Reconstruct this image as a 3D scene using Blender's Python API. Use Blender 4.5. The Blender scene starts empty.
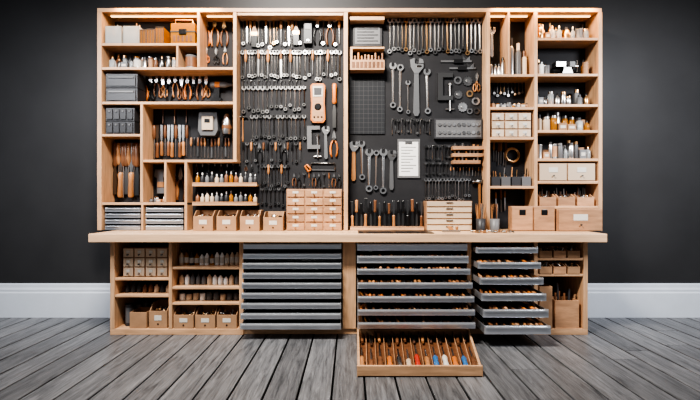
import bpy, math, random
from mathutils import Matrix, Vector
random.seed(11)
F=390.0; CD=3.9; CH=1.35
def X(px,y=0.0): return (px-350)*(CD+y)/F
def Z(py,y=0.0): return CH-(py-200)*(CD+y)/F
R=random.uniform
# ------------------------------------------------------------------ materials
MATS={}
def mk(name,col,rough=.5,metal=0.0,var=0.0,scale=(8,8,8),trans=0.0,bump=0.0,emit=None,island=0.0,ior=1.45,spec=.5):
    m=bpy.data.materials.new(name); m.use_nodes=True
    nt=m.node_tree; N=nt.nodes; Lk=nt.links; p=N['Principled BSDF']
    p.inputs['Base Color'].default_value=(*col,1); p.inputs['Roughness'].default_value=rough
    p.inputs['Metallic'].default_value=metal; p.inputs['IOR'].default_value=ior; p.inputs['Specular IOR Level'].default_value=spec
    if trans: p.inputs['Transmission Weight'].default_value=trans
    if emit: 
        p.inputs['Emission Color'].default_value=(*emit[0],1); p.inputs['Emission Strength'].default_value=emit[1]
    out=None
    if var or bump:
        tc=N.new('ShaderNodeTexCoord'); mp=N.new('ShaderNodeMapping'); mp.inputs['Scale'].default_value=scale
        nz=N.new('ShaderNodeTexNoise'); nz.inputs['Scale'].default_value=1; nz.inputs['Detail'].default_value=6; nz.inputs['Roughness'].default_value=.6
        Lk.new(tc.outputs['Object'],mp.inputs[0]); Lk.new(mp.outputs[0],nz.inputs['Vector'])
        if var:
            cr=N.new('ShaderNodeValToRGB'); cr.color_ramp.elements[0].position=.3; cr.color_ramp.elements[1].position=.7
            cr.color_ramp.elements[0].color=(*[max(0,c*(1-var)) for c in col],1)
            cr.color_ramp.elements[1].color=(*[min(1,c*(1+var*.6)) for c in col],1)
            Lk.new(nz.outputs['Fac'],cr.inputs[0]); out=cr.outputs[0]; Lk.new(out,p.inputs['Base Color'])
        if bump:
            bp=N.new('ShaderNodeBump'); bp.inputs['Strength'].default_value=bump; bp.inputs['Distance'].default_value=.004
            Lk.new(nz.outputs['Fac'],bp.inputs['Height']); Lk.new(bp.outputs[0],p.inputs['Normal'])
    if island:
        g=N.new('ShaderNodeNewGeometry'); mr=N.new('ShaderNodeMapRange')
        mr.inputs['To Min'].default_value=1-island; mr.inputs['To Max'].default_value=1+island
        Lk.new(g.outputs['Random Per Island'],mr.inputs['Value'])
        hs=N.new('ShaderNodeHueSaturation'); hs.inputs['Color'].default_value=(*col,1)
        if out: Lk.new(out,hs.inputs['Color'])
        Lk.new(mr.outputs[0],hs.inputs['Value']); Lk.new(hs.outputs[0],p.inputs['Base Color'])
    MATS[name]=m; return m
mk('wood',(.60,.37,.22),.42,var=.28,scale=(3,30,30),bump=.1)
mk('woodv',(.60,.37,.22),.42,var=.28,scale=(30,30,3),bump=.1)
mk('counter',(.70,.47,.30),.36,var=.22,scale=(2,30,30),bump=.05)
mk('tan',(.46,.26,.15),.5,var=.25,scale=(6,30,30),island=.22)
mk('kraft',(.38,.225,.13),.8,var=.15,island=.15)
mk('brown',(.20,.09,.045),.38,var=.3,scale=(20,20,5),island=.25)
mk('handle',(.46,.22,.095),.36,var=.3,scale=(20,20,6),island=.35)
mk('orange',(.58,.19,.05),.35,island=.3)
mk('red',(.45,.05,.03),.4)
mk('blue',(.05,.16,.36),.4)
mk('steel',(.58,.565,.55),.28,1,island=.45)
mk('chrome',(.80,.79,.78),.27,1,island=.15)
mk('dsteel',(.24,.235,.23),.3,1,island=.4)
mk('alu',(.68,.71,.75),.28,.8,var=.12,scale=(1,60,60))
mk('brass',(.74,.46,.24),.28,1)
mk('black',(.012,.012,.013),.3,island=.2)
mk('dgrey',(.042,.042,.046),.42,island=.3)
mk('mgrey',(.14,.14,.145),.42,island=.35)
mk('panel',(.034,.034,.037),.6,var=.15,scale=(5,5,5),spec=.2)
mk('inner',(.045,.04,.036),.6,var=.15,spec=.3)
mk('white',(.82,.81,.79),.5)
mk('label',(.6,.57,.52),.6)
mk('cream',(.58,.45,.33),.5,island=.15)
mk('clear',(.8,.84,.86),.1,0,trans=.7,ior=1.25)
mk('amber',(.6,.26,.05),.12,0,trans=.5,ior=1.25)
mk('paint',(.040,.040,.042),.5,var=.12,scale=(1.5,1.5,1.5),bump=.05,spec=.35)
mk('skirt',(.60,.64,.70),.4,var=.03)
mk('led',(1,.75,.45),.5,emit=((1,.6,.25),3))
mk('gap',(.005,.005,.005),.9,spec=.1)
def floor_mat():
    m=bpy.data.materials.new('grey_boards'); m.use_nodes=True; nt=m.node_tree;N=nt.nodes;L=nt.links;p=N['Principled BSDF']
    tc=N.new('ShaderNodeTexCoord'); g=N.new('ShaderNodeNewGeometry')
    sc=N.new('ShaderNodeVectorMath');sc.operation='SCALE'; sc.inputs[0].default_value=(3,17,5)
    L.new(g.outputs['Random Per Island'],sc.inputs['Scale'])
    ad=N.new('ShaderNodeVectorMath'); L.new(tc.outputs['Object'],ad.inputs[0]); L.new(sc.outputs[0],ad.inputs[1])
    mp=N.new('ShaderNodeMapping'); mp.inputs['Scale'].default_value=(34,2.6,1); L.new(ad.outputs[0],mp.inputs[0])
    nz=N.new('ShaderNodeTexNoise'); nz.inputs['Scale'].default_value=1; nz.inputs['Detail'].default_value=9; nz.inputs['Roughness'].default_value=.72; nz.inputs['Distortion'].default_value=.9
    L.new(mp.outputs[0],nz.inputs['Vector'])
    cr=N.new('ShaderNodeValToRGB'); e=cr.color_ramp.elements; e[0].position=.33;e[0].color=(.055,.057,.062,1);e[1].position=.68;e[1].color=(.24,.243,.255,1)
    L.new(nz.outputs['Fac'],cr.inputs[0])
    mr=N.new('ShaderNodeMapRange');mr.inputs['To Min'].default_value=.78;mr.inputs['To Max'].default_value=1.15;L.new(g.outputs['Random Per Island'],mr.inputs['Value'])
    hs=N.new('ShaderNodeHueSaturation');L.new(cr.outputs[0],hs.inputs['Color']);L.new(mr.outputs[0],hs.inputs['Value']);L.new(hs.outputs[0],p.inputs['Base Color'])
    bp=N.new('ShaderNodeBump');bp.inputs['Strength'].default_value=.5;bp.inputs['Distance'].default_value=.004
    L.new(nz.outputs['Fac'],bp.inputs['Height']);L.new(bp.outputs[0],p.inputs['Normal']); p.inputs['Roughness'].default_value=.34
    MATS['boards']=m
floor_mat()
def grid_mat():
    m=bpy.data.materials.new('cutting_mat_grid'); m.use_nodes=True; nt=m.node_tree;N=nt.nodes;L=nt.links;p=N['Principled BSDF']
    tc=N.new('ShaderNodeTexCoord'); br=N.new('ShaderNodeTexBrick'); br.offset=0
    mp=N.new('ShaderNodeMapping'); mp.inputs['Rotation'].default_value=(math.pi/2,0,0)
    br.inputs['Color1'].default_value=br.inputs['Color2'].default_value=(.024,.026,.03,1); br.inputs['Mortar'].default_value=(.07,.07,.075,1)
    br.inputs['Scale'].default_value=1; br.inputs['Mortar Size'].default_value=.0015; br.inputs['Brick Width'].default_value=.05; br.inputs['Row Height'].default_value=.05
    L.new(tc.outputs['Object'],mp.inputs[0]);L.new(mp.outputs[0],br.inputs['Vector']);L.new(br.outputs['Color'],p.inputs['Base Color']);p.inputs['Roughness'].default_value=.6;p.inputs['Specular IOR Level'].default_value=.25
    MATS['grid']=m
grid_mat()
# ------------------------------------------------------------------ mesh builder
class B:
    def __init__(s,name):
        s.name=name;s.v=[];s.f=[];s.mi=[];s.sm=[];s.ml=[];s.M=Matrix.Identity(4)
    def at(s,x=0,y=0,z=0,ry=0,rz=0,rx=0,sc=1):
        s.M=Matrix.Translation((x,y,z))@Matrix.Rotation(rz,4,'Z')@Matrix.Rotation(ry,4,'Y')@Matrix.Rotation(rx,4,'X')@Matrix.Scale(sc,4); return s
    def add(s,vs,fs,mat,smooth=False):
        o=len(s.v)
        for v in vs: s.v.append(s.M@Vector(v))
        if mat not in s.ml: s.ml.append(mat)
        k=s.ml.index(mat)
        for f in fs: s.f.append([o+i for i in f]);s.mi.append(k);s.sm.append(smooth)
    def box(s,x0,x1,y0,y1,z0,z1,mat):
        s.add([(x0,y0,z0),(x1,y0,z0),(x1,y1,z0),(x0,y1,z0),(x0,y0,z1),(x1,y0,z1),(x1,y1,z1),(x0,y1,z1)],
          [(0,3,2,1),(4,5,6,7),(0,1,5,4),(1,2,6,5),(2,3,7,6),(3,0,4,7)],mat)
    def prism(s,pts,y0,y1,mat,cham=0):
        n=len(pts)
        vs=[(x,y0,z) for x,z in pts]+[(x,y1,z) for x,z in pts]
        s.add(vs,[list(range(n)),list(range(2*n-1,n-1,-1))]+[(i,i+n,(i+1)%n+n,(i+1)%n) for i in range(n)],mat)
    def prismx(s,pts,x0,x1,mat):
        n=len(pts)
        vs=[(x0,y,z) for y,z in pts]+[(x1,y,z) for y,z in pts]
        s.add(vs,[list(range(n-1,-1,-1)),list(range(n,2*n))]+[(i,(i+1)%n,(i+1)%n+n,i+n) for i in range(n)],mat)
    def ring(s,cx,cz,ri,ro,y0,y1,mat,n=14):
        vs=[]
        for y in (y0,y1):
            for r in (ri,ro):
                for i in range(n):
                    a=2*math.pi*i/n; vs.append((cx+r*math.cos(a),y,cz+r*math.sin(a)))
        fs=[]
        for i in range(n):
            j=(i+1)%n
            fs+=[(i,j,n+j,n+i),(2*n+i,3*n+i,3*n+j,2*n+j),(n+i,n+j,3*n+j,3*n+i),(i,2*n+i,2*n+j,j)]
        s.add(vs,fs,mat)
    def lathe(s,prof,mat,o=(0,0,0),ax='z',n=12):
        vs=[];k=len(prof)
        for t,r in prof:
            for i in range(n):
                a=2*math.pi*i/n;c=r*math.cos(a);d=r*math.sin(a)
                p={'z':(c,d,t),'x':(t,c,d),'y':(c,t,d)}[ax]
                vs.append((p[0]+o[0],p[1]+o[1],p[2]+o[2]))
        fs=[(q*n+i,q*n+(i+1)%n,(q+1)*n+(i+1)%n,(q+1)*n+i) for q in range(k-1) for i in range(n)]
        s.add(vs,fs,mat,True)
        s.add(vs[:n],[list(range(n))],mat); s.add(vs[-n:],[list(range(n))],mat)
    def tube(s,pts,r,mat,n=7,taper=None):
        P=[Vector(p) for p in pts];vs=[]
        for i,p in enumerate(P):
            t=(P[min(i+1,len(P)-1)]-P[max(i-1,0)]).normalized()
            u=t.cross(Vector((0,1,0))); 
            if u.length<.1:u=t.cross(Vector((1,0,0)))
            u.normalize();w=t.cross(u)
            rr=r if taper is None else r*taper[i]
            for k in range(n):
                a=2*math.pi*k/n; vs.append(p+u*rr*math.cos(a)+w*rr*math.sin(a))
        fs=[(q*n+i,q*n+(i+1)%n,(q+1)*n+(i+1)%n,(q+1)*n+i) for q in range(len(P)-1) for i in range(n)]
        s.add(vs,fs+[list(range(n)),list(range(len(vs)-n,len(vs)))],mat,True)
    def done(s,bevel=0):
        me=bpy.data.meshes.new(s.name);me.from_pydata([tuple(v) for v in s.v],[],s.f)
        for m in s.ml: me.materials.append(MATS[m])
        me.polygons.foreach_set('material_index',s.mi);me.polygons.foreach_set('use_smooth',s.sm)
        me.update()
        import bmesh
        bm=bmesh.new();bm.from_mesh(me);bmesh.ops.recalc_face_normals(bm,faces=bm.faces[:]);bm.to_mesh(me);bm.free()
        ob=bpy.data.objects.new(s.name,me);bpy.context.scene.collection.objects.link(ob)
        if bevel:
            md=ob.modifiers.new('bevel','BEVEL');md.width=bevel;md.segments=2;md.limit_method='ANGLE'
        return ob
# ------------------------------------------------------------------ tool library: hang point z=0, backing plane y=0
def peg(b,z=-.01): b.lathe([(-.03,.004),(0,.004)],'dsteel',o=(0,0,z),ax='y',n=6)
def wrench(b,L,m='steel',k=.062):
    r=L*k+.005;c=-r
    pts=[(r*math.cos(math.radians(a)),c+r*math.sin(math.radians(a))) for a in range(128,413,24)]
    pts+=[(.42*r,c+.8*r),(.42*r,c-.05*r),(.2*r,c-.35*r),(-.2*r,c-.35*r),(-.42*r,c-.05*r),(-.42*r,c+.8*r)]
    b.prism(pts,-.022,-.002,m)
    h=.36*r
    z0=-1.8*r;z1=-L+1.4*r
    b.add([(-h,-.008,z0),(0,-.017,z0),(h,-.008,z0),(-h*.75,-.008,z1),(0,-.017,z1),(h*.75,-.008,z1)],[(0,1,4,3),(1,2,5,4),(0,3,5,2)],m)
    b.ring(0,-L+.8*r,.42*r,.82*r,-.022,-.002,m); 
def ringwrench(b,L,m='steel'):
    r=L*.062+.005
    b.ring(0,-r,.5*r,r,-.02,-.002,m);b.ring(0,-L+.8*r,.4*r,.8*r,-.02,-.002,m)
    h=.34*r;z0=-1.9*r;z1=-L+1.5*r
    b.add([(-h,-.008,z0),(0,-.017,z0),(h,-.008,z0),(-h*.8,-.008,z1),(0,-.017,z1),(h*.8,-.008,z1)],[(0,1,4,3),(1,2,5,4),(0,3,5,2)],m)
def adjwrench(b,L,m='steel',hm=None):
    w=L*.11
    b.prism([(-w,-.02),(-w*.9,-w*1.4),(-w*.35,-w*2.4),(w*.35,-w*2.4),(w*1.1,-w*1.5),(w*1.1,-w*.9),(.15*w,-w*1.0),(-w*.25,-w*.85),(-w*.3,0)],-.024,-.003,m)
    b.prism([(w*.45,-w*.05),(w*.35,-w*.85),(w*1.15,-w*.8),(w*1.0,-w*.2)],-.022,-.004,m)
    b.lathe([(-.35*w,.2*w),(.35*w,.2*w)],'dsteel',o=(w*.4,-.02,-w*1.3),ax='x',n=8)
    b.prism([(-w*.36,-w*2.3),(-w*.5,-L+w*.5),(-w*.25,-L),(w*.25,-L),(w*.5,-L+w*.5),(w*.36,-w*2.3)],-.02,-.006,hm or m)
def pliers(b,L,hm='orange'):
    w=L*.075
    b.prism([(-w*.15,0),(-w*.5,-.1*L),(-w,-.3*L),(-.06*w,-.34*L),(-.06*w,0)],-.02,-.004,'steel')
    b.prism([(w*.15,0),(.06*w,0),(.06*w,-.34*L),(w,-.3*L),(w*.5,-.1*L)],-.02,-.004,'steel')
    b.lathe([(-.026,w*.75),(-.002,w*.9)],'dsteel',o=(0,0,-.33*L),ax='y',n=10)
    for sg in(-1,1):
        b.tube([(sg*w*.3,-.012,-.36*L),(sg*w*1.3,-.012,-.5*L),(sg*w*1.7,-.012,-.68*L),(sg*w*1.55,-.012,-.85*L),(sg*w*1.1,-.012,-L)],w*.5,hm,taper=[.6,.9,1,1,.8])
def snips(b,L,hm='black'):
    w=L*.09
    b.prism([(-w*.1,0),(-w*.9,-.18*L),(-w*.5,-.42*L),(w*.3,-.45*L)],-.018,-.005,'steel')
    b.prism([(w*.1,0),(w*.9,-.18*L),(w*.5,-.42*L),(-w*.3,-.45*L)],-.02,-.007,'steel')
    for sg in(-1,1):
        c=(sg*w*1.1,-.78*L);pp=[(c[0]+w*.8*math.cos(t),-.012,c[1]+.19*L*math.sin(t)) for t in [i*math.pi/5 for i in range(11)]]
        b.tube(pp,w*.3,hm,n=6)
        b.tube([(0,-.012,-.43*L),(sg*w*.6,-.012,-.62*L)],w*.32,hm,n=6)
def screwdriver(b,L,hm='handle',up=True,sh='steel'):
    r=L*.045+.003; s=1 if up else -1; o=0 if up else -L
    T=lambda t:o-s*t
    b.lathe([(T(0),r*.5),(T(.01),r*.95),(T(.16*L),r*.9),(T(.3*L),r*1.05),(T(.38*L),r*.8),(T(.43*L),r*.45)],hm,o=(0,-r-.002,0),n=8)
    b.lathe([(T(.43*L),r*.25+.001),(T(.95*L),r*.25+.001),(T(L),r*.12)],sh,o=(0,-r-.002,0),n=6)
def chisel(b,L,hm='handle',up=True):
    r=L*.05+.003; s=1 if up else -1; o=0 if up else -L
    T=lambda t:o-s*t
    b.lathe([(T(0),r*.7),(T(.03*L),r),(T(.3*L),r*.8),(T(.42*L),r),(T(.46*L),r*.6)],hm,o=(0,-r-.002,0),n=8)
    b.prism([(-r*.35,T(.46*L)),(-r*.7,T(.62*L)),(-r*.7,T(L)),(r*.7,T(L)),(r*.7,T(.62*L)),(r*.35,T(.46*L))],-r-.006,-r+.004,'dsteel')
def hammer(b,L,hm='handle'):
    w=L*.17
    b.lathe([(-w*.95,w*.24),(-w*.75,w*.28),(-w*.7,w*.2),(-w*.3,w*.2),(-w*.25,w*.27),(w*.25,w*.27)],'dsteel',o=(0,-w*.3,-w*.35),ax='x',n=10)
    b.prism([(w*.2,-w*.08),(w*.7,-w*.15),(w*1.15,-w*.55),(w*.65,-w*.42),(w*.2,-w*.6)],-w*.48,-w*.12,'dsteel')
    b.prism([(-w*.14,-.02),(-w*.14,-w*.8),(-w*.11,-L*.5),(-w*.2,-L*.9),(-w*.14,-L),(w*.14,-L),(w*.2,-L*.9),(w*.11,-L*.5),(w*.14,-w*.8),(w*.14,-.02)],-w*.42,-w*.18,hm)
def filetool(b,L,hm='handle'):
    r=L*.04+.003
    b.lathe([(0,r*.5),(-.02,r),(-.25*L,r*.85),(-.33*L,r*.5)],hm,o=(0,-r-.002,0),n=8)
    b.prism([(-r*.6,-.33*L),(-r*.6,-.9*L),(-r*.2,-L),(r*.2,-L),(r*.6,-.9*L),(r*.6,-.33*L)],-r-.005,-r+.002,'steel')
def brush(b,L,hm='handle'):
    w=L*.11
    b.prism([(-w*.25,0),(-w*.3,-.3*L),(-w*.9,-.5*L),(w*.9,-.5*L),(w*.3,-.3*L),(w*.25,0)],-.02,-.005,hm)
    b.box(-w,w,-.024,-.002,-.62*L,-.5*L,'brass');b.prism([(-w*.95,-.62*L),(-w*.75,-L),(w*.75,-L),(w*.95,-.62*L)],-.022,-.004,'black')
def hacksaw(b,W,hm='orange'):
    b.tube([(0,-.012,-.1*W),(0,-.012,0),(W*.8,-.012,0),(W*.8,-.012,-.22*W)],.007,'dsteel');b.box(0,W*.8,-.014,-.010,-.24*W,-.21*W,'steel')
    b.tube([(0,-.012,-.24*W),(-.04*W,-.012,-.16*W),(-.14*W,-.012,-.06*W),(-.2*W,-.012,-.1*W),(-.1*W,-.012,-.28*W),(0,-.012,-.24*W)],.012,hm)
def cclamp(b,L,hm='dsteel'):
    w=L*.4
    b.prism([(0,0),(w,0),(w,-.12*L),(.14*L,-.12*L),(.14*L,-.6*L),(w,-.6*L),(w,-.72*L),(0,-.72*L)],-.028,-.004,hm)
    b.lathe([(-L,.010),(-.3*L,.010)],'steel',o=(w*.8,-.016,0),n=8);b.lathe([(-.12*L,.006),(.12*L,.006)],'steel',o=(w*.8,-.016,-.95*L),ax='x',n=6)
    b.lathe([(-.32*L,.02),(-.28*L,.02)],'steel',o=(w*.8,-.016,0),n=8)
def meter(b,L):
    w=L*.19
    b.prism([(-w,-.06*L),(-w*.7,0),(w*.7,0),(w,-.06*L),(w*.9,-.5*L),(w,-.92*L),(w*.7,-L),(-w*.7,-L),(-w,-.92*L),(-w*.9,-.5*L)],-.045,-.002,'orange')
    b.prism([(-w*.8,-.08*L),(-w*.6,-.03*L),(w*.6,-.03*L),(w*.8,-.08*L),(w*.72,-.5*L),(w*.8,-.9*L),(w*.5,-.97*L),(-w*.5,-.97*L),(-w*.8,-.9*L),(-w*.72,-.5*L)],-.048,-.044,'tan')
    b.box(-w*.65,w*.65,-.052,-.047,-.34*L,-.08*L,'label')
    b.box(-w*.5,w*.5,-.054,-.051,-.30*L,-.12*L,'dgrey')
    b.lathe([(-.058,w*.35),(-.047,w*.5)],'black',o=(0,0,-.6*L),ax='y',n=14)
    for i in(-1,0,1): b.lathe([(-.052,w*.12),(-.047,w*.12)],'black',o=(i*w*.5,0,-.86*L),ax='y',n=8)
def caliper(b,L):
    b.box(-.01,.01,-.012,-.006,-L,0,'steel');b.prism([(-.01,-.02),(-.06,-.02),(-.01,-.07)],-.014,-.005,'steel');b.prism([(-.014,-.1),(-.06,-.1),(-.014,-.06)],-.016,-.004,'dsteel')
    b.box(-.02,.022,-.022,-.003,-.2,-.1,'black')
def hexkey(b,L): b.tube([(.02,-.01,0),(.002,-.01,0),(0,-.01,-.01),(0,-.01,-L)],.004,'steel',n=5)
def drill(b,L,hm='black'):
    b.lathe([(-.5*L,.10*L),(-.45*L,.13*L),(.1*L,.13*L),(.2*L,.09*L),(.28*L,.06*L),(.4*L,.05*L)],'mgrey',o=(0,-.15*L,-.15*L),ax='x',n=12)
    b.lathe([(-.3*L,.135*L),(-.2*L,.137*L),(-.1*L,.135*L)],'orange',o=(0,-.15*L,-.15*L),ax='x',n=12)
    b.lathe([(.4*L,.015*L),(.6*L,.012*L)],'steel',o=(0,-.15*L,-.15*L),ax='x',n=6)
    b.prism([(-.32*L,-.2*L),(-.38*L,-.7*L),(-.14*L,-.7*L),(-.1*L,-.2*L)],-.22*L,-.08*L,hm);b.box(-.45*L,-.05*L,-.26*L,-.03*L,-.9*L,-.7*L,hm)
def washer(b,L,m='steel'): b.ring(0,-L/2,.28*L,.5*L,-.012,-.002,m)
def gear(b,L,m='dsteel'):
    r=L/2;pts=[]
    for i in range(24):
        a=2*math.pi*i/24;q=r if i%2 else r*.84;pts.append((q*math.cos(a),-r+q*math.sin(a)))
    b.prism(pts,-.012,-.002,m);b.lathe([(-.02,r*.35),(-.011,r*.4)],'steel',o=(0,0,-r),ax='y',n=12)
# shelf things: z=0 bottom, centre y=0
def jar(b,r,h,m='clear',lid='steel',fill=None):
    if fill: b.lathe([(.003,r*.85),(h*R(.35,.65),r*.85)],fill,n=12)
    b.lathe([(0,r*.9),(h*.04,r),(h*.78,r),(h*.84,r*.8)],m,n=14);b.lathe([(h*.84,r*.9),(h,r*.9)],lid,n=14)
def bottle(b,r,h,m='white',cap='black',lab=None):
    b.lathe([(0,r*.9),(h*.04,r),(h*.6,r),(h*.72,r*.45),(h*.8,r*.35)],m,n=12);b.lathe([(h*.8,r*.42),(h*.97,r*.36),(h,r*.2)],cap,n=10)
    if lab: b.lathe([(h*.15,r*1.03),(h*.5,r*1.03)],lab,n=12)
def can(b,r,h,m='steel',lab=None):
    b.lathe([(0,r),(h*.03,r*1.04),(h*.06,r),(h*.94,r),(h*.97,r*1.04),(h,r),(h,r*.85),(h*.96,r*.85)],m,n=14)
    if lab: b.lathe([(h*.15,r*1.02),(h*.85,r*1.02)],lab,n=14)
def spray(b,r,h,m='mgrey',cap='black'):
    b.lathe([(0,r),(h*.7,r),(h*.78,r*.6)],m,n=12);b.lathe([(h*.78,r*.6),(h,r*.55)],cap,n=10)
def openbox(b,w,d,h,m='kraft',t=.008,cut=.0):
    b.box(-w/2,w/2,-d/2,d/2,0,t,m);b.box(-w/2,-w/2+t,-d/2+t,d/2,t,h,m);b.box(w/2-t,w/2,-d/2+t,d/2,t,h,m);b.box(-w/2+t,w/2-t,d/2-t,d/2,t,h,m)
    b.box(-w/2,w/2,-d/2,-d/2+t,t,h*(1-cut),m)
def kbin(b,w,d,h,m='kraft',lab=True,fill=('steel','brass','dsteel')):
    t=.008; f=h*.72
    b.box(-w/2,w/2,-d/2,d/2,0,t,m);b.box(-w/2+t,w/2-t,d/2-t,d/2,t,h,m);b.box(-w/2,w/2,-d/2,-d/2+t,t,f,m)
    for x in(-w/2,w/2-t): b.prismx([(-d/2+t,t),(d/2,t),(d/2,h),(-d/2+d*.4,h),(-d/2+t,f)],x,x+t,m)
    if lab:
        b.box(-w*.2,w*.2,-d/2-.003,-d/2,f*.45,f*.75,'label'); b.lathe([(-d/2-.004,.008),(-d/2,.008)],'black',o=(0,0,f*.25),ax='y',n=8)
    M=b.M
    for i in range(18):
        b.M=M@Matrix.Translation((R(-w*.36,w*.36),R(-d*.35,d*.3),f*.82+R(0,.03)))@Matrix.Rotation(R(0,3),4,'Z')@Matrix.Rotation(R(0,3),4,'X')
        b.lathe([(-.02,.006),(.015,.006),(.016,.012),(.022,.012)],random.choice(fill),n=6)
    b.M=M
def drawers(b,x0,x1,y0,y1,z0,z1,cols,rows,car='tan',fr='tan',knob='black'):
    b.box(x0,x1,y0+.012,y1,z0,z1,car); g=.008;w=(x1-x0)/cols;h=(z1-z0)/rows
    for c in range(cols):
        for r in range(rows):
            a=x0+c*w+g;e=x0+(c+1)*w-g;l=z0+r*h+g*.8;u=z0+(r+1)*h-g*.8
            b.box(a,e,y0,y0+.014,l,u,fr);cx=(a+e)/2;cz=(l+u)/2
            if knob=='slot': b.box(cx-w*.14,cx+w*.14,y0-.004,y0+.001,u-(u-l)*.35,u-(u-l)*.12,'black')
            elif knob: 
                b.box(cx-w*.16,cx+w*.16,y0-.003,y0,cz-.004,cz+(u-l)*.28,'label');b.lathe([(y0-.02,.009),(y0-.008,.007),(y0,.005)],knob,o=(cx,0,cz-(u-l)*.22),ax='y',n=8)
def metaldrawers(b,x0,x1,y0,y1,z0,z1,rows):
    b.box(x0,x1,y0+.03,y1,z0,z1,'black');h=(z1-z0)/rows
    for r in range(rows):
        l=z0+r*h+h*.1;u=z0+(r+1)*h-h*.22
        b.box(x0+.008,x1-.008,y0,y0+.032,l,u,'alu')
        b.prismx([(y0,u),(y0-.018,u-h*.08),(y0-.018,u-h*.2),(y0,u-h*.3)],x0+.02,x1-.02,'alu')
def coil(b,r,m='brass'):
    for k in range(5):
        rr=r*(1-.06*k); pp=[(rr*math.cos(t),-.02-.01*(k%3),-r+rr*math.sin(t)) for t in [i*math.pi/10 for i in range(21)]]
        b.tube(pp,r*.05,m,n=5)
# ------------------------------------------------------------------ room
WY=.60
b=B('wall_back');b.box(-8,8,WY,WY+.15,0,5.2,'paint');b.done()
b=B('floor');b.box(-8,8,-7,WY,-.06,-.022,'gap')
w=.235;x=-8-w/2
while x<8:
    ys=[-7]; y=-7+R(.5,3)
    while y<WY-.3: ys.append(y);y+=R(2.4,4.5)
    ys.append(WY)
    for a,e in zip(ys,ys[1:]): b.box(x+.007,x+w-.007,a+.002,e-.002,-.022,0,'boards')
    x+=w
b.done(.004)
b=B('baseboard_back')
t=.03;H=.39
b.prismx([(WY-.001,0.001),(WY-t,0.001),(WY-t,H*.72),(WY-t*.75,H*.76),(WY-t*.8,H*.82),(WY-t*.5,H*.88),(WY-t*.45,H*.96),(WY-t*.3,H),(WY-.001,H)],-8,8,'skirt');b.done()
# ------------------------------------------------------------------ upper cabinet
UF=.25;UB=.56;PP=.40;SP=.48
UX=lambda p:X(p,UF)
UZ=lambda p:Z(p,UF)
CF=-.15
CT=Z(233.8,CF)
b=B('tool_wall_cabinet')
Ttop=UZ(8);zb=CT+.002
def vpost(p0,p1,q0,q1,yb=SP): b.box(UX(p0),UX(p1),UF,yb,zb if q1 is None else UZ(q1),UZ(q0),'woodv')
def hshelf(p0,p1,q0,q1,yb=SP): b.box(UX(p0),UX(p1),UF+.004,yb,UZ(q1),UZ(q0),'wood')
b.box(UX(97),UX(602),UF,UB,UZ(12),Ttop,'wood')
for p0,p1 in((97,101.5),(598.5,602.5)): b.box(UX(p0),UX(p1),UF,UB,zb,UZ(12),'woodv')
for p0,p1,q in((233,236.5,162),(343.7,348,None),(486.7,490.2,None),(534.3,537.7,None)):
    b.box(UX(p0),UX(p1),UF,PP if 230<p0<490 else SP,zb if q is None else UZ(q),UZ(12),'woodv')
b.box(UX(101.5),UX(233),SP,UB,zb,UZ(12),'panel')
b.box(UX(490.2),UX(598.5),SP,UB,zb,UZ(12),'panel')
b.box(UX(233),UX(490.2),PP,UB,zb,UZ(12),'panel')
b.box(UX(187),UX(233),PP,SP,zb,UZ(162),'panel')
hshelf(101.5,197,43,45.5);vpost(197,199.5,12,67);hshelf(101.5,233,67,69.7);vpost(176,178,45.5,67)
hshelf(101.5,233,101.5,104.3);hshelf(101.5,140,134,136.5);vpost(140,142.7,104.3,202.5);hshelf(142.7,237,159.7,162.3);hshelf(101.5,187,202.5,205)
vpost(184.3,187,162.3,None);vpost(164,166.3,162.3,202.5)
vpost(141,143,205,None)
for q in(74,107,137,186): hshelf(490.2,534.3,q,q+2.7)
vpost(508,510,12,74); 
for q in(37.5,73.5,104,130,158.5,181,206): hshelf(537.7,598.5,q,q+2.8)
b.box(UX(237),UX(343.5),UF+.01,PP,UZ(15),UZ(12),'wood')
b.done(.004)
b=B('led_strip_light')
for p0,p1 in((106,194),(204,230),(493,531),(541,595)):
    b.box(UX(p0),UX(p1),UF+.08,UF+.10,UZ(12)-.012,UZ(12),'led')
b.done()
# ------------------------------------------------------------------ counter
CB=Z(242.5,CF)
b=B('workbench_countertop')
b.box(X(88,CF),X(607.5,CF),CF,UB,CB,CT,'counter');b.done(.006)
# ------------------------------------------------------------------ lower cabinet
b=B('workbench_base_cabinet')
LX=lambda p:X(p,0)
for p0,p1 in((110,114.5),(168.5,172),(239,243.5),(342.5,356),(467,471.5),(534,538),(583.5,588)):
    b.box(LX(p0),LX(p1),0,.55,.06,CB-.001,'woodv')
b.box(LX(110),LX(588),.02,.55,0,.06,'wood')
b.box(LX(110),LX(243.5),0,.02,0,.06,'wood');b.box(LX(533.5),LX(588),0,.02,0,.06,'wood')
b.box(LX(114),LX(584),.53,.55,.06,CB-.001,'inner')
def lsh(p0,p1,q,th=.026): z=Z(q,0.0);b.box(LX(p0),LX(p1),.005,.53,z-th,z,'wood');return z
shA=[lsh(114.5,168.5,278),lsh(114.5,168.5,295)]
shB=[lsh(172,239,267),lsh(172,239,287),lsh(172,239,303,.022)]
shC=[lsh(538,583.5,258),lsh(538,583.5,274)]
b.done(.004)
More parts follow.
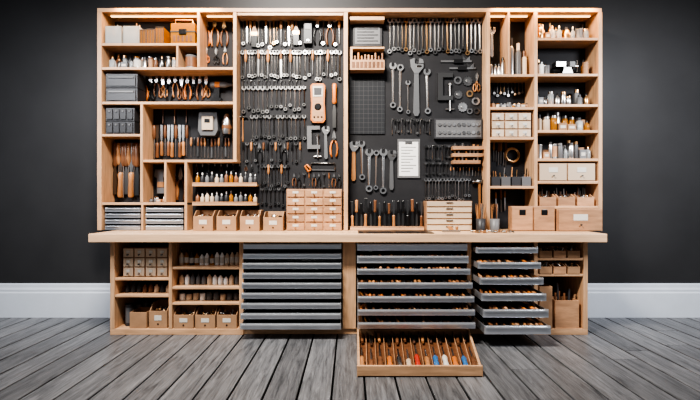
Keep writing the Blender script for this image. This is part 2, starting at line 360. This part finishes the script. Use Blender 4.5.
def opendrawer(b,x0,x1,zt,h,p,fill=0):
    y=-p
    b.box(x0,x1,y-.018,y,zt-h,zt,'alu')
    b.prismx([(y-.018,zt),(y-.036,zt-.006),(y-.036,zt-.018),(y-.030,zt-.02),(y-.026,zt-.012),(y-.018,zt-.014)],x0+.01,x1-.01,'alu')
    b.box(x0+.012,x1-.012,y,.45,zt-h,zt-h+.006,'mgrey')
    for x in(x0+.006,x1-.012): b.box(x,x+.006,y,.45,zt-h,zt-.004,'alu')
    if fill:
        for i in range(fill):
            xx=x0+.03+(x1-x0-.06)*(i+.5)/fill
            if R(0,1)<.92:
                m=random.choice(['handle','brown','orange','steel','dsteel','tan','brass','brown','brown','handle'])
                l=R(.08,max(.09,min(.30,p+.07)))
                b.at(xx,y+.012+l/2,zt-.012+R(0,.008),rz=R(-.25,.25),rx=R(0,.08))
                b.lathe([(-l/2,.010),(0,.017),(l/2,.009)],m,ax='y',n=7);b.at()
        b.box(x0+.012,x1-.012,y,.40,zt-.04,zt-.034,'brown')
b=B('metal_drawer_stack')
n=9;ztop=CB-.02;pit=(ztop-.07)/n
for i in range(n):
    p=.03+.014*i; opendrawer(b,LX(244.5),LX(341.5),ztop-i*pit,pit*.60,p,0)
b.box(LX(244),LX(342),.005,.02,.062,CB-.002,'black')
b.done(.0015)
b=B('tool_chest_drawer_stack')
n=7;z1=CB-.02;z0=.10;pit=(z1-z0)/n
pp=[.03,.07,.13,.20,.25,.27,.28]
for i in range(n): opendrawer(b,LX(356.8),LX(466),z1-i*pit,pit*(.62 if i<2 else .48),pp[i],28)
b.done(.0015)
b=B('shallow_drawer_stack')
n=6;z1=CB-.02;z0=.10;pit=(z1-z0)/n
pp=[.10,.16,.21,.26,.30,.34]
for i in range(n): opendrawer(b,LX(472),LX(532.5),z1-i*pit-.03,pit*(.42+.03*i),pp[i],20)
b.done(.0015)
b=B('wooden_tool_tray')
yf,yb=-.93,-.04;hf=.085
xl0,xl1=X(357.5,yf),X(482.5,yf);xb0,xb1=X(357,0),X(468,0)
def quadbox(xa,xb_,xc,xd,y0,y1,z0,z1,m):
    b.add([(xa,y0,z0),(xb_,y0,z0),(xd,y1,z0),(xc,y1,z0),(xa,y0,z1),(xb_,y0,z1),(xd,y1,z1),(xc,y1,z1)],[(0,3,2,1),(4,5,6,7),(0,1,5,4),(1,2,6,5),(2,3,7,6),(3,0,4,7)],m)
quadbox(xl0,xl1,xb0,xb1,yf,yb,.001,.012,'brown')
quadbox(xl0,xl0+.02,xb0,xb0+.02,yf+.02,yb,.012,.078,'wood');quadbox(xl1-.02,xl1,xb1-.02,xb1,yf+.02,yb,.012,.078,'wood')
b.box(xl0-.004,xl1+.004,yf,yf+.022,.001,hf,'wood');b.box(xb0,xb1,yb-.02,yb,.012,.078,'wood')
nd=13
for i in range(nd+1):
    u=i/nd
    if 0<i<nd:
        a=xl0+(xl1-xl0)*u;c=xb0+(xb1-xb0)*u
        quadbox(a-.003,a+.003,c-.003,c+.003,yf+.022,yb-.02,.012,.06,'tan')
    if i<nd:
        u=(i+.5)/nd;a=xl0+(xl1-xl0)*u;c=xb0+(xb1-xb0)*u;ang=math.atan2(c-a,yb-yf)
        m=['handle','brown','brown','orange','steel','cream','red','handle','blue','label','orange','blue','brown'][i]
        b.at(a,yf+.03+R(0,.05),.05,rz=-ang)
        l=R(.14,.24)
        b.lathe([(0,.014),(.02,.024),(l*.5,.019),(l*.8,.024),(l,.012)],m,ax='y',n=10)
        b.lathe([(l,.009),(l+R(.15,.28),.008)],'steel',ax='y',n=6)
        b.at((a+c)/2+.01,-.38+R(0,.1),.045,rz=-ang+R(-.04,.04)); b.lathe([(0,.012),(.1,.018),(.22,.012)],random.choice(['brown','brown','handle','steel','dsteel']),ax='y',n=8)
        b.at()
b.done(.002)
# ------------------------------------------------------------------ hanging groups
def hang(name,items,py=PP):
    b=B(name);yy=py-.001;s=yy-.02
    for it in items:
        fn,px,q,l=it[:4];kw=it[4] if len(it)>4 else {};ro=it[5] if len(it)>5 else 0
        b.at(X(px,s),yy,Z(q,s),ry=ro+R(-.02,.02)); fn(b,l*(CD+s)/F,**kw); 
        b.at(X(px,s),yy,Z(q+.6,s)); peg(b,0)
    b.at();return b.done()
def row(name,kinds,p0,p1,q,l,n,py=PP,lv=.12,taper=0,kws=None):
    it=[]
    for i in range(n):
        u=i/(n-1) if n>1 else 0
        k=kinds[i%len(kinds)] if isinstance(kinds,list) else kinds
        if isinstance(k,tuple): f,kw=k
        else: f,kw=k,(kws or {})
        it.append((f,p0+(p1-p0)*u,q,l*(1+R(-lv,lv))*(1-taper*u),kw))
    return hang(name,it,py)
SB=(screwdriver,{'hm':'black'});SH=(screwdriver,{'hm':'handle'});SN=(screwdriver,{'hm':'brown'})
PB=(pliers,{'hm':'brown'});PO=(pliers,{'hm':'orange'});PK=(pliers,{'hm':'black'});PH=(pliers,{'hm':'handle'})
WD=(wrench,{'m':'dsteel'});CHR={'m':'chrome'};WB=(wrench,{'m':'brass'})
row('hand_tool_row',[wrench,filetool,SH,(brush,{}),wrench,WD,filetool,wrench,WB,wrench,SH],243,300,17,29,16)
b=B('tool_case');s=PP-.03
b.box(X(304,s),X(312,s),PP-.05,PP-.001,Z(44,s),Z(22,s),'dgrey');b.box(X(305,s),X(311,s),PP-.054,PP-.05,Z(30,s),Z(24,s),'mgrey');b.box(X(306.5,s),X(309.5,s),PP-.056,PP-.05,Z(42,s),Z(40,s),'steel');b.done(.003)
hang('locking_plier_set',[(pliers,317.5,17,27,{'hm':'black'}),(wrench,323.5,17,28,{}),(pliers,329.5,17,28,{'hm':'brown'}),(wrench,335,18,28,{}),(screwdriver,339,17,27,{'hm':'handle'})])
row('hanging_spanner_row',[WD,SH,wrench,wrench,WD,filetool,ringwrench],242.5,300,50,28,19,lv=.05)
row('ring_spanner_set',[ringwrench,WD,SH,wrench],305,339.5,50,28,10)
row('wrench_set',[(wrench,{'k':.07})],244,304,85.5,27,14,taper=.15)
row('allen_key_set',[hexkey,SB],243,300,80.5,4,16,lv=.05)
hang('multimeter',[(meter,318,84,39)])
hang('wood_chisel',[(chisel,334.5,84,44,{'hm':'orange'})])
row('combination_wrench_set',[wrench,(wrench,{'k':.07}),WD],252,304,114.5,25,13)
hang('claw_hammer',[(hammer,242.8,115.5,26,{'hm':'handle'})])
hang('c_clamp',[(cclamp,307,126,32,{'hm':'mgrey'})]);hang('spring_clamp',[(pliers,334,130,27,{'hm':'orange'})])
hang('adjustable_wrench',[(adjwrench,325.5,126,33,CHR)])
row('nut_driver_set',[SB,wrench,SH,wrench,PK,SN],243,300,142,20,15,lv=.05)
row('small_spanner_set',[WD,wrench,SH,wrench],262,288,164.5,21,9)
hang('hacksaw',[(hacksaw,311,163,30)])
row('mini_cutter_set',[PB,PK,wrench,SN],294,339,172.5,14,10,lv=.05)
b=B('wooden_wall_shelf')
s=PP-.05
b.box(X(350,s),X(384,s),PP-.10,PP-.001,Z(50.5,s),Z(48.5,s),'wood');b.box(X(350,s),X(384,s),PP-.12,PP-.001,Z(72,s),Z(62,s),'tan')
b.box(X(350,s),X(384,s),PP-.12,PP-.001,Z(23,s),Z(19.5,s),'wood');b.box(X(350,s),X(352.5,s),PP-.10,PP-.001,Z(62,s)+.001,Z(50.5,s)-.001,'wood')
for i in range(9):
    x=X(355+i*3.4,s);b.lathe([(0,.012),(R(.06,.10),.012)],random.choice(['tan','brown','handle']),o=(x,PP-.06,Z(62,s)),n=8)
for i in range(8): b.box(X(352+i*4,s),X(355+i*4,s),PP-.123,PP-.119,Z(70,s),Z(64,s),'brown')
b.done(.002)
b=B('framed_chart');s=PP-.02
b.box(X(353,s),X(382,s),PP-.03,PP-.001,Z(46.5,s),Z(25,s),'dgrey');b.box(X(355,s),X(380,s),PP-.034,PP-.03,Z(44.5,s),Z(27,s),'mgrey')
for i in range(5): b.box(X(357,s),X(378-4*(i%2),s),PP-.037,PP-.034,Z(30+i*3,s),Z(29+i*3,s),'dgrey')
b.done(.002)
b=B('gridded_cutting_mat');b.box(X(349.5,s),X(385,s),PP-.012,PP-.001,Z(134,s),Z(76,s),'grid');b.done(.002)
row('open_end_wrench_set',[(wrench,CHR),ringwrench,wrench,WD,WB],390,480,18,35,23,lv=.07)
hang('large_wrench_set',[(wrench,393,62,46,{'m':'chrome','k':.07}),(ringwrench,400.5,64,48,CHR),(adjwrench,416.5,58,58,CHR),(wrench,427,68,46,{'m':'chrome','k':.07}),(wrench,408,80,34,CHR)])
row('punch_set',[hexkey,SB,wrench],392,430,119,15,13)
b=B('caliper_set')
for k,(px,q) in enumerate(((458,61),(462,68))):
    b.at(X(px+14,s),PP-.001,Z(q,s),ry=math.pi/2);caliper(b,.34-.05*k)
b.at();b.done()
hang('gear_puller_set',[(cclamp,437.5,73,38,{'hm':'dsteel'})])
hang('tin_snips',[(snips,477,72,20,{'hm':'handle'})])
hang('gear_and_washer_set',[(gear,468,76,10,{'m':'dsteel'}),(washer,458,76,8,{}),(gear,458.5,90,9),(washer,470,90,7,{'m':'brass'}),(washer,476,97,8),(gear,463,102,10,{'m':'steel'}),(washer,470,108,6),(washer,477,108,6,{'m':'dsteel'})])
b=B('socket_organizer_case');s=PP-.03
b.box(X(434,s),X(482,s),PP-.05,PP-.001,Z(139,s),Z(119,s),'dgrey');b.box(X(435.5,s),X(480.5,s),PP-.052,PP-.05,Z(137.5,s),Z(120.5,s),'mgrey')
for r_ in range(2):
    for c_ in range(9): b.lathe([(PP-.062,.018),(PP-.05,.02)],'steel',o=(X(439+c_*4.8,s),0,Z(125+r_*8,s)),ax='y',n=10)
b.done(.002)
hang('heavy_wrench_set',[(adjwrench,353.8,141,40,{'m':'chrome','hm':'handle'}),(wrench,361.5,140,40,{'k':.08,'m':'chrome'}),(wrench,369.5,148,44,{'k':.085,'m':'chrome'}),(ringwrench,376.5,150,40,CHR),(wrench,383.5,148,46,{'k':.08,'m':'chrome'}),(adjwrench,391.5,150,40,{'m':'steel'})])
b=B('checklist_board');s=PP-.01
b.box(X(397.5,s),X(420,s),PP-.014,PP-.001,Z(178,s),Z(139,s),'mgrey');b.box(X(399,s),X(418,s),PP-.017,PP-.014,Z(176,s),Z(142,s),'white')
for i in range(9): b.box(X(401,s),X(416-3*(i%3),s),PP-.0185,PP-.017,Z(147.6+i*3,s),Z(147+i*3,s),'mgrey')
b.box(X(405,s),X(412,s),PP-.022,PP-.016,Z(144,s),Z(141,s),'steel')
b.done()
row('mini_wrench_set',[WD,wrench,hexkey],426,449,145,14,8)
b=B('wooden_block_rack');s=PP-.05
for i,q in enumerate((145,152,159)):
    b.box(X(452,s),X(484-2*i,s),PP-.08,PP-.001,Z(q+5,s),Z(q+1.5,s),'tan')
    for k in range(7): b.lathe([(0,.010),(R(.02,.04),.012)],random.choice(['steel','brass','handle','black']),o=(X(455+k*3.8,s),PP-.04,Z(q+1.5,s)),n=8)
b.done(.002)
row('short_spanner_set',[wrench,WD],426,447,162,13,7)
row('awl_set',[SH,filetool,SB],451,482,167,9,11,lv=.05)
row('stubby_wrench_set',[wrench,(wrench,CHR),ringwrench],426,469,178,21,14)
hang('ball_peen_hammer',[(hammer,479,179,46,{'hm':'handle'})])
b=B('bench_chisel_rack')
for i in range(16):
    px=352+i*4.6;h=R(23,29)*.0108;zt=CT+.03
    b.at(X(px,s),PP-.06,zt+h,ry=R(-.02,.02));chisel(b,h,hm=random.choice(['handle','brown','handle','black']),up=bool(i%3))
b.at();b.box(X(350,s),X(423,s),PP-.13,PP-.02,CT+.03,CT+.04,'tan')
b.box(X(350,s),X(423,s),PP-.13,PP-.115,CT+.001,CT+.03,'wood');b.box(X(350,s),X(423,s),PP-.035,PP-.02,CT+.001,CT+.03,'wood');b.done(.002)
b=B('paper_drawer_cabinet')
drawers(b,X(426.5,.2),X(472.5,.2),.2,.38,CT+.001,Z(201,.2),1,5,'tan','cream',None)
for i in range(5): 
    zz=CT+(Z(201,.2)-CT)*(i+.5)/5; b.box(X(446,.2),X(453,.2),.19,.2,zz+.01,zz+.02,'dsteel')
b.done(.003)
b=B('small_parts_drawer_cabinet')
drawers(b,X(286,.22),X(342,.24),.24,.385,CT+.001,Z(189,.24),3,5,'tan','tan','brass');b.done(.002)
b=B('paint_bottle_shelf')
for q in(184.5,203.5):
    z=Z(q,.33);b.box(X(194,.33),X(258,.33),.28,PP-.001,z-.02,z,'wood');b.box(X(194,.33),X(258,.33),.28,.288,z,z+.02,'tan')
    for k in range(13):
        b.at(X(197.5+k*4.8,.34),.345,z+.001);bottle(b,.022,R(.10,.15),random.choice(['amber','brown','dgrey','mgrey','cream','dgrey']),random.choice(['black','white','steel']),None)
    b.at()
b.done()
row('nipper_set',[PK,PB,snips,WD],190,258,163.5,8,12,lv=.05)
row('tiny_wrench_set',[wrench,WD],262,283,187.5,18,6)
for i in range(4):
    b=B('parts_bin');px=204+i*23.2
    b.at(X(px,.2),.27,CT+.001);kbin(b,.205,.2,.215 if i<3 else .2);b.at();b.done(.002)
# ------------------------------------------------------------------ left section contents
zS=lambda q:UZ(q)+.001
def shelf(name,p0,p1,q,items,y=UF+.1):
    b=B(name);a=UX(p0)+.01;e=UX(p1)-.01;n=len(items)
    for i,(fn,args) in enumerate(items):
        b.at(a+(e-a)*(i+.5)/n,y+R(-.01,.01),zS(q)); fn(b,*args)
    b.at();return b.done()
def mixed(name,p0,p1,q,hm,wide=.075,y=UF+.1,pal=('clear','mgrey','steel','white','amber','tan')):
    b=B(name)
    for rowy,off in((y+.055,.55),(y-.02,0)):
        x=UX(p0)+.012+off*.04
        while True:
            w=R(.7,1.25)*wide
            if x+w>UX(p1)-.008: break
            k=random.choice('jjcbbsk');h=hm*R(.6,1)*(1.1 if off else .88);r=w*.46;m=random.choice(pal)
            b.at(x+w/2,rowy,zS(q))
            if k=='j': jar(b,r,h,m,random.choice(['steel','dsteel','brass']),random.choice(['brass','steel','handle',None]) if m=='clear' else None)
            elif k=='c': can(b,r,h*.85,m if m!='clear' else 'steel',random.choice(['label','tan',None,None]))
            elif k=='b': bottle(b,r*.85,h,m,random.choice(['black','steel','brass']))
            elif k=='s': spray(b,r*.8,h,m,'dgrey')
            else: b.box(-w*.46,w*.46,-.035,.035,0,h*.6,random.choice(['tan','kraft','mgrey']));b.box(-w*.3,w*.3,-.037,-.035,h*.2,h*.42,'label')
            x+=w
    b.at();return b.done()
def toolbox(b,w,d,h,m='clear'):
    b.box(-w/2,w/2,-d/2,d/2,0,h*.55,m);b.box(-w/2-.003,w/2+.003,-d/2-.003,d/2+.003,h*.55,h*.62,'dgrey');b.box(-w/2,w/2,-d/2,d/2,h*.62,h,m)
    b.box(-w*.15,w*.15,-d/2-.012,-d/2,h*.45,h*.7,'black')
    for k in range(5): b.box(-w*.4+k*w*.17,-w*.4+k*w*.17+w*.1,-d/2-.003,-d/2,h*.1,h*.4,'brown')
def screwcase(b,w,d,h):
    b.box(-w/2,w/2,-d/2,d/2,0,h,'amber')
    b.box(-w/2,w/2,-d/2-.005,-d/2,0,.01,'dgrey');b.box(-w/2,w/2,-d/2-.005,-d/2,h-.01,h,'dgrey')
    n=5
    for k in range(n+1): b.box(-w/2+k*w/n-.003,-w/2+k*w/n+.003,-d/2-.005,-d/2,0.01,h-.01,'dgrey')
b=B('parts_organizer_case')
for k in range(2):
    b.at(UX(112+k*18),UF+.1,zS(43));openbox(b,.17,.16,.19,'clear',.006)
    for j in range(9):
        b.at(UX(106+k*18+j*1.5),UF+.1,zS(43)+.008);b.lathe([(0,.007),(R(.1,.25),.007)],random.choice(['steel','brass','handle','dsteel']),n=6)
for k in range(3): b.at(UX(140+k*9),UF+.11,zS(43));screwcase(b,.085,.15,R(.14,.2))
b.at();b.done(.002)
b=B('tackle_box');b.at(UX(182),UF+.11,zS(43));toolbox(b,.26,.18,.22,'amber')
b.tube([(-.1,-.05,.22),(-.09,-.05,.27),(.09,-.05,.27),(.1,-.05,.22)],.008,'brass');b.at();b.done(.002)
mixed('jar_and_tin_row',103,175,67,.18,.07,pal=('clear','mgrey','dsteel','brown','amber','steel'))
shelf('paint_can',179,196,67,[(can,(.06,.15,'mgrey','brown'))])
hang('orange_grip_plier_set',[(pliers,206,18,28,{'hm':'orange'}),(pliers,214.5,16,30,{'hm':'handle'}),(pliers,224,19,27,{'hm':'brown'}),(snips,206,46,17,{'hm':'orange'}),(snips,216,47,17,{'hm':'black'}),(pliers,225,46,18,{'hm':'handle'})],SP)
def blackcase(q,p1,cols,hh,p0=104):
    b=B('black_parts_case')
    for k in range(2):
        z=zS(q)+k*(hh+.005);b.box(UX(p0),UX(p1),UF+.03,UF+.2,z,z+hh,'dgrey')
        for c_ in range(cols):
            a=UX(p0)+.015+(UX(p1)-UX(p0)-.02)*c_/cols;e=a+(UX(p1)-UX(p0)-.02)/cols-.012
            b.box(a,e,UF+.02,UF+.03,z+.015,z+hh-.015,'dgrey');b.box(a+.02,e-.02,UF+.012,UF+.02,z+hh*.65,z+hh*.78,'mgrey')
    b.done(.003)
blackcase(101.5,136,1,.15)
row('cutting_plier_set',[PO,(snips,{'hm':'black'}),PB,(snips,{'hm':'handle'}),PK,PH,(snips,{'hm':'brown'})],144,206,74,25,11,SP)
b=B('cordless_drill');b.at(UX(217),SP-.001,UZ(76));drill(b,.27);b.at();b.done()
blackcase(134,133,4,.14)
row('hammer_set',[(hammer,{'hm':'handle'}),(hammer,{'hm':'brown'})],151,186,107,16,4,SP,lv=.05)
row('long_chisel_set',[(chisel,{'hm':'brown','up':False}),(chisel,{'hm':'handle','up':False}),SN],147,187,125,32,12,SP,lv=.05)
b=B('battery_charger');b.at(UX(203),SP-.001,UZ(109));b.prism([(-.1,0),(.1,0),(.11,-.2),(.08,-.26),(-.08,-.26),(-.11,-.2)],-.09,0,'mgrey');b.box(-.06,.06,-.11,-.09,-.2,-.05,'cream');b.box(-.03,.03,-.115,-.11,-.12,-.08,'black');b.at();b.done(.004)
b=B('work_lamp_head');b.at(UX(222),SP-.06,UZ(132));b.lathe([(0,.05),(.02,.055),(.15,.055),(.17,.045),(.2,.04),(.23,.02)],'steel',n=14);b.lathe([(.06,.057),(.1,.057)],'brown',n=14);b.at();b.done()
row('driver_set',[SH,SB,(chisel,{'hm':'brown'}),SN],191,229,137.5,20,12,SP,lv=.08)
row('carving_gouge_set',[(chisel,{'hm':'brown'}),SH,(chisel,{'hm':'handle','up':False}),SN],116.5,138,143,53,9,SP,lv=.04)
b=B('glue_gun');b.at(UX(153.5),SP-.001,UZ(168));b.prism([(-.07,0),(.05,0),(.06,-.06),(.02,-.09),(.04,-.27),(-.05,-.27),(-.05,-.1),(-.08,-.08)],-.06,0,'mgrey');b.box(-.04,.03,-.066,-.06,-.2,-.14,'handle')
b.lathe([(.05,.02),(.085,.008)],'brass',o=(0,-.03,-.03),ax='x',n=8);b.at();b.done(.003)
hang('slip_joint_plier_set',[(pliers,173,166,34,{'hm':'handle'}),(pliers,180.5,167,33,{'hm':'brown'})],SP)
mixed('small_bottle_row',144,163.5,202.5,.07,.045)
for p0,p1 in((103,140),(144,183)):
    b=B('small_metal_drawer_cabinet');metaldrawers(b,UX(p0),UX(p1),UF+.02,SP-.01,CT+.001,UZ(206.5),4);b.done(.0015)
# ------------------------------------------------------------------ right section
b=B('steel_pipe_wrench');b.at(UX(499),SP-.001,UZ(18));adjwrench(b,.34,'chrome');b.at();b.done()
shelf('paint_marker_set',491,508,74,[(spray,(.022,R(.12,.2),'steel','black')) for i in range(4)],y=UF+.07)
shelf('spray_can_group',510.5,533,74,[(spray,(.033,.42,'steel','dgrey')),(spray,(.033,.36,'mgrey','cream')),(spray,(.03,.28,'cream','brown'))])
row('socket_wrench_set',[ringwrench,WD,(ringwrench,{'m':'brass'}),wrench],494,530,78,17,11,SP)
mixed('bolt_jar_row',491,534,107,.085,.055)
b=B('label_drawer_cabinet');drawers(b,UX(492),UX(532.5),UF+.02,SP-.01,zS(137),UZ(112),3,3,'tan','cream','dsteel');b.done(.002)
b=B('wire_coil');b.at(UX(520),SP-.005,UZ(145));coil(b,.085,'brass');b.at();b.done()
b=B('plastic_bin_row')
for k in range(4):
    b.at(UX(497+k*10.3),UF+.1,zS(186));openbox(b,.095,.14,.10,'mgrey' if k%2 else 'dgrey',.006)
    for j in range(6): b.at(UX(494+k*10.3+j*1.2),UF+.1,zS(186)+.01,ry=R(-.1,.1));b.lathe([(0,.006),(R(.1,.2),.006)],random.choice(['handle','steel','black','brass']),n=6)
b.at();b.done(.001)
row('marking_tool_set',[SH,SB,SN],494,506,142,22,6,SP)
b=B('pencil_cup')
for k,(px,m) in enumerate(((481,'dgrey'),(495,'mgrey'))):
    b.at(X(px,.15),.16,CT+.001);b.lathe([(0,.045),(.13,.05),(.13,.043),(.03,.04)],m,n=14)
    for j in range(11):
        a=j*.6;b.at(X(px,.15)+.025*math.cos(a),.16+.025*math.sin(a),CT+.03,ry=R(-.15,.15),rx=R(-.1,.1));b.lathe([(0,.005),(R(.17,.25),.005),(.26,.001)],random.choice(['handle','tan','black','steel','brown']),n=6)
b.at();b.done()
hang('measuring_stick_set',[(filetool,496,192,20,{}),(screwdriver,501,190,22,{'hm':'brown'}),(filetool,505,191,20,{})],SP)
mixed('glass_bottle_row',539,597,37.5,.21,.075,pal=('clear','amber','clear','mgrey','brass'))
mixed('shop_jar_row',539,557,73.5,.2,.07)
b=B('bench_vise');b.at(UX(571),UF+.1,zS(73.5))
b.box(-.12,.12,-.05,.05,0,.02,'dgrey');b.prism([(-.06,.02),(.06,.02),(.04,.09),(-.04,.09)],-.04,.04,'dsteel');b.box(-.13,-.02,-.045,.045,.09,.15,'dsteel');b.box(.02,.08,-.045,.045,.09,.15,'mgrey');b.lathe([(.08,.012),(.13,.012)],'steel',o=(0,0,.11),ax='x',n=8);b.lathe([(-.06,.006),(.06,.006)],'steel',o=(.125,0,.11),n=6);b.at();b.done(.003)
mixed('tall_tin_row',586,597.5,73.5,.22,.08)
mixed('small_tin_row',539,578,104,.17,.06,pal=('clear','mgrey','tan','steel','cream'))
mixed('large_tin_row',579,597.5,104,.22,.085,pal=('steel','mgrey','brass'))
mixed('glass_jar_row',539,597.5,130,.21,.085,pal=('clear','steel','mgrey','amber','cream'))
mixed('storage_jar_row',539,597.5,158.5,.23,.06,pal=('clear','steel','mgrey','clear'))
b=B('two_drawer_box');drawers(b,UX(539.5),UX(596.5),UF+.01,SP-.02,zS(181),UZ(163),2,1,'tan','cream','dsteel');b.done(.003)
b=B('storage_tray');
for k in range(3):
    b.at(UX(549+k*19),UF+.11,zS(206));kbin(b,.18,.18,.13,'tan',False,('steel','dsteel','handle'))
    for j in range(6): b.at(UX(543+k*19+j*2.2),UF+.13,zS(206)+.02,ry=R(-.2,.2));b.lathe([(0,.007),(R(.12,.19),.007)],random.choice(['dsteel','steel','brown']),n=6)
b.at();b.done(.002)
b=B('wooden_parts_drawer');drawers(b,UX(508),UX(551),.16,.245,CT+.001,UZ(206),2,1,'tan','tan','slot');b.done(.003)
b=B('wide_parts_drawer');drawers(b,UX(552.5),UX(596.5),.14,.245,CT+.001,UZ(206)-.03,1,1,'tan','tan','dsteel');b.done(.003)
# ------------------------------------------------------------------ things on the counter
b=B('work_mat');b.box(X(358,.03),X(431,.03),-.13,.22,CT+.001,CT+.008,'black');b.done(.002)
b=B('hand_plane');b.at(X(452,.02),.06,CT+.001)
b.box(-.09,.09,-.025,.025,0,.02,'steel');b.prism([(-.02,.02),(.03,.02),(.0,.06),(-.035,.06)],-.015,.015,'handle');b.lathe([(.02,.012),(.05,.017),(.06,.01)],'handle',o=(.06,0,0),n=10);b.at();b.done(.002)
b=B('loose_bolt_pile')
for i in range(34):
    b.at(X(R(468,508),.0),R(-.10,.05),CT+.014,rz=R(0,6),rx=math.pi/2);b.lathe([(0,.006),(.03,.006),(.03,.012),(.04,.012)],random.choice(['steel','dsteel','brass','handle']),n=6)
b.at();b.done()
# ------------------------------------------------------------------ lower shelves contents
def low(name,p0,p1,z,items,y=.12):
    b=B(name);a=LX(p0)+.02;e=LX(p1)-.02;n=len(items)
    for i,(fn,args) in enumerate(items):
        b.at(a+(e-a)*(i+.5)/n,y,z+.001); fn(b,*args)
    b.at();return b.done()
b=B('card_drawer_cabinet');drawers(b,LX(119),LX(165),.06,.4,shA[0]+.001,Z(248,.06),4,3,'tan','cream','dsteel');b.done(.002)
low('glue_bottle_row',116,168,shA[1],[(bottle,(.025,.10,random.choice(['cream','tan','dgrey','brown']),'black')) for i in range(8)])
low('dark_jar_row',116,168,.06,[(jar,(.036,R(.14,.22),random.choice(['clear','mgrey','amber']),'dgrey','handle')) for i in range(6)],y=.32)
b=B('cardboard_box')
b.at(LX(122)+.01,.12,.061);can(b,.04,.22,'dgrey','mgrey')
b.at(LX(137),.12,.061);openbox(b,.17,.2,.16);b.at(LX(157),.12,.061);kbin(b,.18,.2,.24);b.at();b.done(.002)
low('dropper_bottle_row',172,238.5,shB[0],[(bottle,(.024,R(.13,.17),random.choice(['dgrey','white','white','amber','cream']),'black','label')) for i in range(12)])
low('white_bottle_row',172,238.5,shB[1],[(bottle,(.025,R(.1,.13),random.choice(['white','cream','mgrey','white']),'black')) for i in range(11)])
low('salve_jar_row',172,238.5,shB[2],[(jar,(.03,R(.07,.1),random.choice(['white','mgrey','cream']),'dgrey')) for i in range(9)])
for i in range(3):
    b=B('parts_bin');b.at(LX(183+i*21.7),.10,.061);kbin(b,.20,.18,.19);b.at();b.done(.002)
for k,zs in enumerate(shC):
    b=B('parts_bin_row')
    for i in range(3): b.at(LX(546+i*14),.09,zs+.001);kbin(b,.125,.18,.10,'tan' if i%2 else 'kraft',False)
    b.at();b.done(.002)
b=B('tall_cardboard_box');b.at(LX(547),.12,.061);openbox(b,.13,.2,.42,'kraft');b.at();b.done(.002)
b=B('square_cardboard_box');b.at(LX(568),.10,.061,ry=0);openbox(b,.24,.17,.28,'tan',.01);b.at(LX(568),.22,.061)
for i in range(6): b.at(LX(558+i*4),.1,.08,ry=R(-.1,.1));b.lathe([(0,.012),(R(.3,.42),.012)],random.choice(['dgrey','kraft','brown']),n=8)
b.at();b.done(.002)
# ------------------------------------------------------------------ lights
def area(name,loc,target,sx,sy,pw,col=(1,1,1),spread=180):
    l=bpy.data.lights.new(name,'AREA');l.shape='RECTANGLE';l.size=sx;l.size_y=sy;l.energy=pw;l.color=col;l.spread=math.radians(spread)
    o=bpy.data.objects.new(name,l);o.location=loc;o.rotation_euler=(Vector(target)-Vector(loc)).to_track_quat('-Z','Y').to_euler();bpy.context.scene.collection.objects.link(o);return o
area('ceiling_softbox_lamp',(-.9,-2.0,4.6),(0,.3,1.4),1.4,.4,190,(1,.94,.86),120)
area('added_wall_fill',(-3.6,-2.2,3.4),(-3.0,.6,1.2),.8,.8,36,(.94,.96,1),95)  # added fill light, brightens the wall left of the cabinet
area('added_wall_fill',(3.7,-2.2,3.4),(3.2,.6,1.4),.8,.8,50,(.94,.96,1),95)  # added fill light for the wall right of the cabinet, stronger
for x0,x1 in((106,230),(492,596)):
    area('led_strip_lamp',(UX((x0+x1)/2),UF-.05,UZ(12)+.05),(UX((x0+x1)/2),UF+.2,2.2),1.1,.05,9,(1,.6,.28))
w=bpy.data.worlds.new('world');bpy.context.scene.world=w;w.use_nodes=True
w.node_tree.nodes['Background'].inputs[0].default_value=(.93,.95,1,1);w.node_tree.nodes['Background'].inputs[1].default_value=.23
cam=bpy.data.cameras.new('camera');co=bpy.data.objects.new('camera',cam);bpy.context.scene.collection.objects.link(co)
co.location=(0,-CD,CH);co.rotation_euler=(math.pi/2,0,0);cam.sensor_width=36;cam.lens=F/700*36
bpy.context.scene.camera=co
bpy.context.scene.view_settings.view_transform='AgX'
try: bpy.context.scene.view_settings.look='AgX - High Contrast'
except Exception: pass
